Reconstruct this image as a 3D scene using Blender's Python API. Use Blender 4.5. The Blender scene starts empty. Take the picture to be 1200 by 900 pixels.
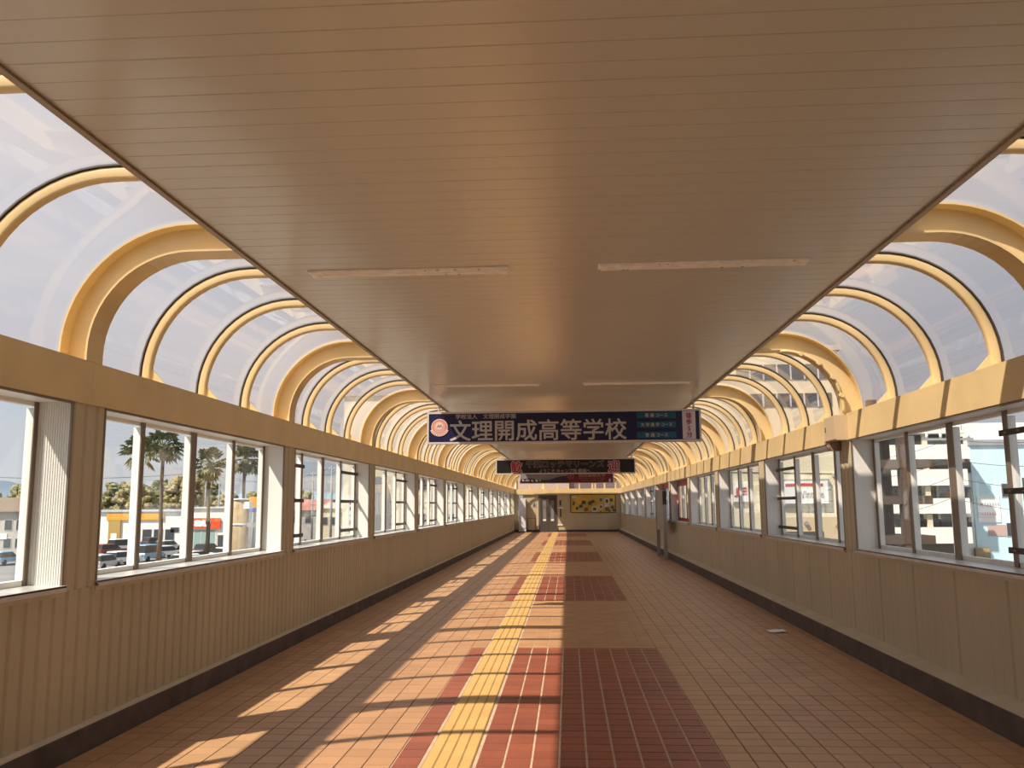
import bpy, math, random
from mathutils import Vector, Matrix
random.seed(11)
S = bpy.context.scene
COL = S.collection

# ------------------------------------------------------------------ camera
F, H = 1020.0, 1.55                      # focal length in pixels of the 1200x900 frame, eye height
VPX, VPY, TILT = 666.0, 592.0, -0.007    # vanishing point of the corridor, slope of the horizon
_d = Vector((VPX - 600, VPY - 450, F)).normalized()
_n = _d.cross(Vector((1, TILT, 0))).normalized()
if _n.y > 0: _n = -_n
_r = _d.cross(_n)
def c2w(c): return Vector((_r.dot(c), _d.dot(c), _n.dot(c)))
cd = bpy.data.cameras.new('camera'); cam = bpy.data.objects.new('camera', cd); COL.objects.link(cam)
cd.sensor_width = 36; cd.lens = 36 * F / 1200; cd.clip_end = 4000; cd.clip_start = .05
_R, _U, _B = c2w(Vector((1, 0, 0))), c2w(Vector((0, -1, 0))), c2w(Vector((0, 0, -1)))
cam.matrix_world = Matrix(((_R.x, _U.x, _B.x, 0), (_R.y, _U.y, _B.y, 0), (_R.z, _U.z, _B.z, H), (0, 0, 0, 1)))
S.camera = cam
def at(px, py, Y):
    v = c2w(Vector((px - 600, py - 450, F))); return Vector((v.x * Y / v.y, Y, H + v.z * Y / v.y))

# ------------------------------------------------------------------ sky
W = bpy.data.worlds.new('sky'); S.world = W; W.use_nodes = True
nt = W.node_tree; nt.nodes.clear()
N = lambda t: nt.nodes.new(t)
out = N('ShaderNodeOutputWorld'); bg = N('ShaderNodeBackground'); tc = N('ShaderNodeTexCoord')
sep = N('ShaderNodeSeparateXYZ'); ramp = N('ShaderNodeValToRGB'); noi = N('ShaderNodeTexNoise'); mp = N('ShaderNodeMapping')
cr = N('ShaderNodeValToRGB'); mix = N('ShaderNodeMix'); mix.data_type = 'RGBA'
nt.links.new(tc.outputs['Generated'], sep.inputs[0]); nt.links.new(sep.outputs['Z'], ramp.inputs[0])
e = ramp.color_ramp.elements
e[0].position = 0; e[0].color = (.74, .80, .88, 1); e[1].position = .75; e[1].color = (.40, .50, .70, 1)
nt.links.new(tc.outputs['Generated'], mp.inputs[0]); mp.inputs['Scale'].default_value = (1.2, 1.2, 4)
nt.links.new(mp.outputs[0], noi.inputs[0]); noi.inputs['Scale'].default_value = 1.8; noi.inputs['Detail'].default_value = 5
nt.links.new(noi.outputs[0], cr.inputs[0])
cr.color_ramp.elements[0].position = .36; cr.color_ramp.elements[0].color = (0, 0, 0, 1)
cr.color_ramp.elements[1].position = .68; cr.color_ramp.elements[1].color = (.85, .85, .85, 1)
nt.links.new(cr.outputs[0], mix.inputs[0]); nt.links.new(ramp.outputs[0], mix.inputs[6]); mix.inputs[7].default_value = (.88, .845, .835, 1)
# hazy brightening of the sky toward the sun
dtp = N('ShaderNodeVectorMath'); dtp.operation = 'DOT_PRODUCT'; dtp.inputs[1].default_value = Vector((-.60, -.516, 1)).normalized()
nt.links.new(tc.outputs['Generated'], dtp.inputs[0])
mr = N('ShaderNodeMapRange'); mr.inputs[1].default_value = -.6; mr.inputs[2].default_value = 1.0; mr.inputs[3].default_value = .74; mr.inputs[4].default_value = 1.36
nt.links.new(dtp.outputs['Value'], mr.inputs[0])
scl = N('ShaderNodeVectorMath'); scl.operation = 'SCALE'
nt.links.new(mix.outputs[2], scl.inputs[0]); nt.links.new(mr.outputs[0], scl.inputs['Scale'])
nt.links.new(scl.outputs[0], bg.inputs[0]); bg.inputs[1].default_value = .92
nt.links.new(bg.outputs[0], out.inputs[0])

# ------------------------------------------------------------------ sun
SUN = Vector((.60, .516, -1))
sl = bpy.data.lights.new('sun', 'SUN'); so = bpy.data.objects.new('sun', sl); COL.objects.link(so)
sl.energy = 9.0; sl.color = (1, .90, .76); sl.angle = math.radians(.9)
so.rotation_euler = SUN.to_track_quat('-Z', 'Y').to_euler(); so.location = (-40, -40, 70)

S.view_settings.view_transform = 'Standard'; S.view_settings.look = 'None'
S.view_settings.exposure = -0.06; S.view_settings.gamma = 1.0; S.view_settings.use_curve_mapping = False
S.cycles.max_bounces = 10; S.cycles.diffuse_bounces = 6; S.cycles.transparent_max_bounces = 24

# ------------------------------------------------------------------ materials
MATS = {}
def pm(name, col, rough=.6, metal=0.0, var=0.0, scale=4.0, bump=0.0, bscale=60.0, coat=0.0, spec=.5, streak=False, rvar=0.0):
    if name in MATS: return MATS[name]
    m = bpy.data.materials.new(name); m.use_nodes = True; t = m.node_tree
    b = t.nodes['Principled BSDF']
    b.inputs['Base Color'].default_value = (*col, 1); b.inputs['Roughness'].default_value = rough
    b.inputs['Metallic'].default_value = metal; b.inputs['Specular IOR Level'].default_value = spec
    if coat: b.inputs['Coat Weight'].default_value = coat; b.inputs['Coat Roughness'].default_value = .15
    geo = t.nodes.new('ShaderNodeNewGeometry')
    if var:
        n = t.nodes.new('ShaderNodeTexNoise'); n.inputs['Scale'].default_value = scale; n.inputs['Detail'].default_value = 4
        src = geo.outputs['Position']
        if streak:
            mpg = t.nodes.new('ShaderNodeMapping'); mpg.inputs['Scale'].default_value = (1, 1, .12)
            t.links.new(src, mpg.inputs[0]); src = mpg.outputs[0]
        t.links.new(src, n.inputs['Vector'])
        r = t.nodes.new('ShaderNodeMapRange'); r.inputs[1].default_value = .3; r.inputs[2].default_value = .7
        r.inputs[3].default_value = 1 - var; r.inputs[4].default_value = 1 + var
        t.links.new(n.outputs[0], r.inputs[0])
        x = t.nodes.new('ShaderNodeVectorMath'); x.operation = 'SCALE'; x.inputs[0].default_value = col
        t.links.new(r.outputs[0], x.inputs['Scale']); t.links.new(x.outputs[0], b.inputs['Base Color'])
        if rvar:
            r2 = t.nodes.new('ShaderNodeMapRange'); r2.inputs[3].default_value = rough - rvar; r2.inputs[4].default_value = rough + rvar
            t.links.new(n.outputs[0], r2.inputs[0]); t.links.new(r2.outputs[0], b.inputs['Roughness'])
    if bump:
        n2 = t.nodes.new('ShaderNodeTexNoise'); n2.inputs['Scale'].default_value = bscale; n2.inputs['Detail'].default_value = 3
        t.links.new(geo.outputs['Position'], n2.inputs['Vector'])
        bp = t.nodes.new('ShaderNodeBump'); bp.inputs['Strength'].default_value = bump; bp.inputs['Distance'].default_value = .01
        t.links.new(n2.outputs[0], bp.inputs['Height']); t.links.new(bp.outputs[0], b.inputs['Normal'])
    MATS[name] = m
    return m

def tile_mat(name, col, rough, var, pitch=.169, off=(.089, .069)):
    m = pm(name, col, rough); t = m.node_tree; b = t.nodes['Principled BSDF']
    geo = t.nodes.new('ShaderNodeNewGeometry'); sn = t.nodes.new('ShaderNodeVectorMath'); sn.operation = 'SNAP'
    ad = t.nodes.new('ShaderNodeVectorMath'); ad.operation = 'SUBTRACT'; ad.inputs[1].default_value = (off[0], off[1], -1)
    t.links.new(geo.outputs['Position'], ad.inputs[0]); t.links.new(ad.outputs[0], sn.inputs[0]); sn.inputs[1].default_value = (pitch, pitch, 5)
    wn = t.nodes.new('ShaderNodeTexWhiteNoise'); t.links.new(sn.outputs[0], wn.inputs[0])
    n = t.nodes.new('ShaderNodeTexNoise'); n.inputs['Scale'].default_value = 1.6; n.inputs['Detail'].default_value = 5
    t.links.new(geo.outputs['Position'], n.inputs['Vector'])
    a = t.nodes.new('ShaderNodeMath'); a.operation = 'MULTIPLY_ADD'; a.inputs[1].default_value = .45
    t.links.new(wn.outputs[0], a.inputs[0]); t.links.new(n.outputs[0], a.inputs[2])
    r = t.nodes.new('ShaderNodeMapRange'); r.inputs[1].default_value = .35; r.inputs[2].default_value = 1.1
    r.inputs[3].default_value = 1 - var; r.inputs[4].default_value = 1 + var; t.links.new(a.outputs[0], r.inputs[0])
    x = t.nodes.new('ShaderNodeVectorMath'); x.operation = 'SCALE'; x.inputs[0].default_value = col
    t.links.new(r.outputs[0], x.inputs['Scale']); t.links.new(x.outputs[0], b.inputs['Base Color'])
    return m

def glass_mat(name, tint, refl=1.0, rough=.02, haze=0.0, ior=1.5):
    m = bpy.data.materials.new(name); m.use_nodes = True; t = m.node_tree; t.nodes.clear()
    o = t.nodes.new('ShaderNodeOutputMaterial'); tr = t.nodes.new('ShaderNodeBsdfTransparent'); gl = t.nodes.new('ShaderNodeBsdfGlossy')
    mx = t.nodes.new('ShaderNodeMixShader'); geo = t.nodes.new('ShaderNodeNewGeometry')
    def mth(op, a, b=None):
        q = t.nodes.new('ShaderNodeMath'); q.operation = op
        for i, v in enumerate((a, b)):
            if v is None: continue
            if isinstance(v, (int, float)): q.inputs[i].default_value = v
            else: t.links.new(v, q.inputs[i])
        return q.outputs[0]
    dt = t.nodes.new('ShaderNodeVectorMath'); dt.operation = 'DOT_PRODUCT'
    t.links.new(geo.outputs['Normal'], dt.inputs[0]); t.links.new(geo.outputs['Incoming'], dt.inputs[1])
    f0 = ((ior - 1) / (ior + 1)) ** 2        # Schlick reflectance, the same from both sides of the sheet
    fac = mth('MULTIPLY', mth('ADD', mth('MULTIPLY', mth('POWER', mth('SUBTRACT', 1.0, mth('ABSOLUTE', dt.outputs['Value'])), 5.0), 1 - f0), f0), refl)
    tr.inputs[0].default_value = (*tint, 1); gl.inputs['Roughness'].default_value = rough
    t.links.new(fac, mx.inputs[0]); t.links.new(tr.outputs[0], mx.inputs[1]); t.links.new(gl.outputs[0], mx.inputs[2])
    last = mx
    if haze:
        df = t.nodes.new('ShaderNodeBsdfTranslucent'); df.inputs[0].default_value = (.8, .78, .78, 1)
        m2 = t.nodes.new('ShaderNodeMixShader'); m2.inputs[0].default_value = haze
        t.links.new(mx.outputs[0], m2.inputs[1]); t.links.new(df.outputs[0], m2.inputs[2]); last = m2
    t.links.new(last.outputs[0], o.inputs[0]); MATS[name] = m
    return m

M_beige = tile_mat('beige_tile', (.455, .255, .127), .42, .14)
M_red = tile_mat('red_tile', (.27, .080, .046), .42, .18)
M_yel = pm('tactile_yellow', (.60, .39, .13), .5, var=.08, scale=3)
M_grout = pm('grout_brown', (.16, .10, .06), .9, var=.2, scale=8)
M_groutp = pm('grout_pale', (.50, .38, .26), .9, var=.15, scale=8)
M_ceil = pm('ceiling_paint', (.61, .59, .505), .22, spec=.55)
M_ceildark = pm('ceiling_joint', (.10, .07, .05), .8)
M_trim = pm('edge_trim', (.34, .25, .16), .4)
M_panel = pm('wall_panel_cream', (.50, .435, .29), .45, var=.07, scale=1.5, streak=True, spec=.4)
M_yelst = pm('steel_yellow', (.71, .54, .27), .36, var=.08, scale=2.5, spec=.5)
M_gasket = pm('gasket_dark', (.06, .045, .03), .6)
M_kerb = pm('kerb_dark', (.095, .070, .058), .75, var=.3, scale=5, bump=.2)
M_flash = pm('flashing_cream', (.54, .45, .31), .5, var=.1, scale=4)
M_white = pm('frame_white', (.78, .77, .72), .45, var=.05, scale=3, streak=True)
M_alu = pm('sill_aluminium', (.62, .61, .58), .32, metal=.35, var=.1, scale=5)
M_bronze = pm('bronze_cap', (.21, .165, .125), .4, metal=.3)
M_dark = pm('dark_metal', (.035, .028, .022), .5)
M_roof = pm('roof_deck', (.35, .33, .30), .7)
M_glass = glass_mat('window_glass', (.97, .985, .985), .8)
M_dome = glass_mat('dome_sheet', (.845, .795, .79), 1.3, .04, haze=.07)
M_steelg = pm('stainless', (.065, .06, .052), .4)
M_grey = pm('grey_panel', (.33, .32, .31), .5, var=.1)
M_ltgrey = pm('light_grey', (.58, .57, .60), .5)
M_paint = pm('lamp_cream', (.93, .89, .81), .5, var=.10, scale=20)
M_rust = pm('rust', (.10, .045, .02), .8)
M_redp = pm('red_film', (.55, .03, .025), .4)
M_asph = pm('asphalt', (.18, .18, .18), .9, var=.15, scale=.3)
M_black = pm('tyre_black', (.02, .02, .02), .7)

# ------------------------------------------------------------------ mesh helpers
class MB:
    def __init__(s): s.v = []; s.f = []; s.sm = []
    def quad(s, pts, smooth=False):
        k = len(s.v); s.v += [tuple(p) for p in pts]; s.f.append(tuple(range(k, k + len(pts)))); s.sm.append(smooth); return s
    def box(s, x0, x1, y0, y1, z0, z1):
        if x0 > x1: x0, x1 = x1, x0
        if y0 > y1: y0, y1 = y1, y0
        if z0 > z1: z0, z1 = z1, z0
        k = len(s.v)
        s.v += [(x0, y0, z0), (x1, y0, z0), (x1, y1, z0), (x0, y1, z0), (x0, y0, z1), (x1, y0, z1), (x1, y1, z1), (x0, y1, z1)]
        for f in ((0, 3, 2, 1), (4, 5, 6, 7), (0, 1, 5, 4), (1, 2, 6, 5), (2, 3, 7, 6), (3, 0, 4, 7)):
            s.f.append(tuple(k + i for i in f)); s.sm.append(False)
        return s
    def loft(s, rings, closed=True, caps=True, smooth=False):
        k = len(s.v); n = len(rings[0])
        for r in rings: s.v += [tuple(p) for p in r]
        for i in range(len(rings) - 1):
            for j in range(n if closed else n - 1):
                a = k + i * n + j; b = k + i * n + (j + 1) % n
                s.f.append((a, b, b + n, a + n)); s.sm.append(smooth)
        if caps and closed:
            s.f.append(tuple(range(k + n - 1, k - 1, -1))); s.sm.append(False)
            e = k + (len(rings) - 1) * n
            s.f.append(tuple(range(e, e + n))); s.sm.append(False)
        return s
    def tube(s, pts, r, n=8, smooth=True):
        pts = [Vector(p) for p in pts]; rr = r if isinstance(r, (list, tuple)) else [r] * len(pts); rings = []
        for i, p in enumerate(pts):
            d = (pts[min(i + 1, len(pts) - 1)] - pts[max(i - 1, 0)]).normalized()
            a = d.cross(Vector((0, 0, 1)) if abs(d.z) < .95 else Vector((0, 1, 0))).normalized(); b = d.cross(a)
            rings.append([p + (a * math.cos(2 * math.pi * j / n) + b * math.sin(2 * math.pi * j / n)) * rr[i] for j in range(n)])
        return s.loft(rings, smooth=smooth)
    def prism(s, poly, axis, a, b):      # poly of (p,q) in the two other axes, in order x,y,z
        def P(p, q, t): return {'x': (t, p, q), 'y': (p, t, q), 'z': (p, q, t)}[axis]
        return s.loft([[P(p, q, a) for p, q in poly], [P(p, q, b) for p, q in poly]])
    def blob(s, c, r, seg=8, ring=5, jit=.12, rnd=random):
        rings = []
        for i in range(1, ring):
            th = math.pi * i / ring
            rings.append([(c[0] + r[0] * math.sin(th) * math.cos(2 * math.pi * j / seg) * (1 + rnd.uniform(-jit, jit)),
                           c[1] + r[1] * math.sin(th) * math.sin(2 * math.pi * j / seg) * (1 + rnd.uniform(-jit, jit)),
                           c[2] + r[2] * math.cos(th) * (1 + rnd.uniform(-jit, jit))) for j in range(seg)])
        return s.loft(rings, smooth=False)
    def mesh(s, name):
        me = bpy.data.meshes.new(name); me.from_pydata(s.v, [], s.f); me.update()
        if any(s.sm): me.polygons.foreach_set('use_smooth', s.sm)
        import bmesh as bm_
        b = bm_.new(); b.from_mesh(me); bm_.ops.recalc_face_normals(b, faces=b.faces); b.to_mesh(me); b.free()
        return me
    def build(s, name, mat, parent=None, loc=(0, 0, 0), **kw): return ob(name, s.mesh(name), mat, parent, loc, **kw)

def ob(name, me, mat=None, parent=None, loc=(0, 0, 0), rot=None, **kw):
    o = bpy.data.objects.new(name, me); COL.objects.link(o)
    if mat is not None and len(me.materials) == 0: me.materials.append(mat)
    o.parent = parent; o.location = loc
    if rot: o.rotation_euler = rot
    for k, v in kw.items(): o[k] = v
    return o
def thing(name, label=None, cat=None, loc=(0, 0, 0), rz=0, group=None, kind=None):
    o = bpy.data.objects.new(name, None); COL.objects.link(o); o.location = loc; o.rotation_euler = (0, 0, rz)
    o.empty_display_size = .1
    if label: o['label'] = label
    if cat: o['category'] = cat
    if group: o['group'] = group
    if kind: o['kind'] = kind
    return o
def struct(name, label, cat, loc=(0, 0, 0)): return thing(name, label, cat, loc, kind='structure')

TXT = {}
def text_mesh(body, w, h, bold=0.0, depth=.004, vertical=False):
    """mesh of lettering filling a w x h rectangle centred on the origin, standing in XZ and facing -Y"""
    c = bpy.data.curves.new('lettering', 'FONT'); c.body = '\n'.join(body) if vertical else body
    c.align_x = 'CENTER'; c.resolution_u = 3; c.extrude = .01; c.space_line = 1.05 if vertical else 1
    o = bpy.data.objects.new('lettering', c); COL.objects.link(o)
    bpy.context.view_layer.update()
    me = bpy.data.meshes.new_from_object(o.evaluated_get(bpy.context.evaluated_depsgraph_get()))
    bpy.data.objects.remove(o); bpy.data.curves.remove(c)
    if bold:                             # heavier strokes: the outline repeated around a small circle
        base = [tuple(v.co) for v in me.vertices]; fc = [tuple(p.vertices) for p in me.polygons]; vs, fs = [], []
        for q in range(9):
            dx, dy = (0, 0) if q == 8 else (bold * math.cos(q * math.pi / 4), bold * math.sin(q * math.pi / 4)); k = len(vs)
            vs += [(x + dx, y + dy, z + (.0001 * q if z > 0 else 0)) for x, y, z in base]; fs += [tuple(k + i for i in f) for f in fc]
        me = bpy.data.meshes.new('lettering'); me.from_pydata(vs, [], fs); me.update()
    xs = [v.co.x for v in me.vertices]; ys = [v.co.y for v in me.vertices]
    x0, x1, y0, y1 = min(xs), max(xs), min(ys), max(ys)
    for v in me.vertices:
        x = ((v.co.x - x0) / (x1 - x0) - .5) * w; z = ((v.co.y - y0) / (y1 - y0) - .5) * h
        v.co = (x, -depth - (v.co.z - .01) * 4 if v.co.z > 0 else 0, z)
    me.materials.clear()
    return me

# ------------------------------------------------------------------ layout
XL, XR = -3.17, 3.05            # inner faces of the wall panels
BAY, P0 = 4.22, 5.57            # post spacing and first post
YB, YE = -2.87, 51.7            # back and far ends
posts = [P0 + BAY * k for k in range(-2, 12)]
SILL, HEAD, BT = 1.07, 2.235, 2.52
ZC, CL, CR = 3.05, -1.93, 1.88  # ceiling height and edges
DEP = .23                       # window reveal depth
OUT = .255                       # wall thickness
T = .169                        # floor tile pitch

# ------------------------------------------------------------------ floor
floor = MB().box(XL - .3, -1.094, YB, YE + .3, -.3, -.004).build('floor', M_grout, kind='structure', label='tiled walkway floor with beige and brick-red tiles', category='floor')
MB().box(.934, XR + .3, YB, YE + .3, -.3, -.004).build('grout_bed', M_grout, floor)
MB().box(-1.094, .934, YB, YE + .3, -.3, -.004).build('grout_bed', M_groutp, floor)
def tmesh(w, d, h=.008):
    m = MB(); x, y = w / 2, d / 2; c = .0015
    m.quad([(-x + c, -y + c, 0), (x - c, -y + c, 0), (x - c, y - c, 0), (-x + c, y - c, 0)])
    R = [(-x + c, -y + c), (x - c, -y + c), (x - c, y - c), (-x + c, y - c)]; Q = [(-x, -y), (x, -y), (x, y), (-x, y)]
    for i in range(4):
        j = (i + 1) % 4
        m.quad([(*Q[i], -h), (*Q[j], -h), (*R[j], 0), (*R[i], 0)])
    return m
def is_red(y):
    p = (y - 14.64) % 9.85
    return p < 5.1
def project(x, y, z=0):
    c = Vector((x, y, z - H)); v = Vector((_r.x * c.x + _d.x * c.y + _n.x * c.z, _r.y * c.x + _d.y * c.y + _n.y * c.z, _r.z * c.x + _d.z * c.y + _n.z * c.z))
    if v.z < .1: return (-1, -1)
    return 600 + F * v.x / v.z, 450 + F * v.y / v.z
tiles = {'b': [], 'c': [], 'r': []}
ki0 = math.ceil((XL - .089) / T)
for j in range(int((YB - .069) / T) + 1, int((YE + .25 - .069) / T)):
    yc = .069 + (j + .5) * T
    for i in range(-20, 18):
        x0 = .089 + i * T; x1 = x0 + T
        if x1 < -3.16 or x0 > 2.93 or i in (-6, -5): continue
        xa, xb = max(x0, -3.16), min(x1, 2.93)
        if xb - xa < .04: continue
        mid = -7 <= i < 5
        tiles['r' if (mid and is_red(yc)) else ('c' if mid else 'b')].append(((xa + xb) / 2, yc, xb - xa))
tm_c = tmesh(T - .013, T - .011).mesh('red_tile'); tm_b = tmesh(T - .007, T - .006).mesh('beige_tile')
tm_c2 = tmesh(T - .009, T - .006).mesh('beige_tile'); edge_cache = {}
for key, mat, nm, jx, jy in (('b', M_beige, 'beige_tile', .007, .006), ('c', M_beige, 'beige_tile', .009, .006), ('r', M_red, 'red_tile', .013, .011)):
    L = tiles[key]
    vis = []
    for t in L:
        px, py = project(t[0], t[1])
        if -15 < px < 1215 and 0 < py < 906: vis.append(t)
    vis.sort(key=lambda t: t[1]); near = set(vis[:{'b': 300, 'c': 0, 'r': 300}[key]])
    rest = MB()
    for t in L:
        if t in near:
            w = round(t[2], 3)
            if abs(w - T) < .002: me = {'b': tm_b, 'c': tm_c2, 'r': tm_c}[key]
            else:
                if (key, w) not in edge_cache: edge_cache[(key, w)] = tmesh(w - jx, T - jy).mesh(nm)
                me = edge_cache[(key, w)]
            ob(nm, me, mat, floor, (t[0], t[1], random.uniform(-.0006, .0006)))
        else:
            w, d, k = (t[2] - jx) / 2, (T - jy) / 2, len(rest.v); x, y = t[0], t[1]; z = random.uniform(-.0006, .0006)
            rest.v += [(x - w, y - d, z), (x + w, y - d, z), (x + w, y + d, z), (x - w, y + d, z), (x - w, y - d, -.008), (x + w, y - d, -.008), (x + w, y + d, -.008), (x - w, y + d, -.008)]
            for f in ((0, 1, 2, 3), (4, 5, 1, 0), (5, 6, 2, 1), (6, 7, 3, 2), (7, 4, 0, 3)):
                rest.f.append(tuple(k + q for q in f)); rest.sm.append(False)
    rest.build({'b': 'side_tile_field', 'c': 'centre_tile_field', 'r': 'red_tile_field'}[key], mat, floor, kind='stuff')
# yellow tactile paving, two tile columns wide
TX = .089 - 5 * T
def tact(part):
    m = MB(); w = .150
    if part == 'base': return m.box(-w, w, -.168, .168, -.008, .001)
    for i in range(4):
        x = (i - 1.5) * .075; a = .0335
        m.loft([[(x - a, -.167, .001), (x + a, -.167, .001), (x + a, .167, .001), (x - a, .167, .001)],
                [(x - a + .004, -.165, .005), (x + a - .004, -.165, .005), (x + a - .004, .165, .005), (x - a + .004, .165, .005)]])
    return m
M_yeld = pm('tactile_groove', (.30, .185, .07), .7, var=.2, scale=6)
tme = tact('base').mesh('tactile_tile'); bme_ = tact('bars').mesh('guide_bars'); far = {'base': MB(), 'bars': MB()}
j = 0
while True:
    y = YB + .2 + j * .338; j += 1
    if y > YE: break
    if 4.6 < y < 22:
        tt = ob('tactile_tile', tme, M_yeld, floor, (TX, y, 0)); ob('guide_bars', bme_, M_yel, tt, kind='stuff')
    else:
        for part in ('base', 'bars'):
            f_ = far[part]; tb = tact(part); k = len(f_.v); f_.v += [(v[0] + TX, v[1] + y, v[2]) for v in tb.v]; f_.f += [tuple(k + q for q in f) for f in tb.f]; f_.sm += tb.sm
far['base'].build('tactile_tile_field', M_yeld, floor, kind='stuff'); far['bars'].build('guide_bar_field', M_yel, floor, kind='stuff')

# ------------------------------------------------------------------ ceiling
YCE = YE - .72                   # the ceiling stops short of the end wall
ceil = MB().box(CL + .01, CR - .01, YB, YCE, ZC + .02, ZC + .06).build('ceiling', M_ceildark, kind='structure', label='suspended ceiling of glossy beige metal boards', category='ceiling')
BW = .132
def board_profile():
    w = BW / 2 - .0015; return [(-w, .022), (-w, .003), (-w + .002, 0), (0, -.0003), (w - .002, 0), (w, .003), (w, .022)]
def board(m, y, dz=0):
    pr = board_profile()
    m.loft([[(CL + .012, y + a, ZC + b + dz) for a, b in pr], [(CR - .012, y + a, ZC + b + dz) for a, b in pr]])
bme = MB(); board(bme, 0); bme = bme.mesh('ceiling_board'); rest = MB()
for j in range(int((YCE - YB) / BW)):
    y = YB + BW * (j + .5)
    if 2.0 < y < 17: ob('ceiling_board', bme, M_ceil, ceil, (0, y, random.uniform(-.0005, .0005)))
    else: board(rest, y, random.uniform(-.0005, .0005))
rest.build('ceiling_board_field', M_ceil, ceil, kind='stuff')
for x, s in ((CL, 1), (CR, -1)):
    MB().box(x, x + s * .012, YB, YCE, ZC - .012, ZC + .07).box(x, x + s * .03, YB, YCE, ZC - .014, ZC - .006).build('edge_trim', M_trim, ceil)

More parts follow.
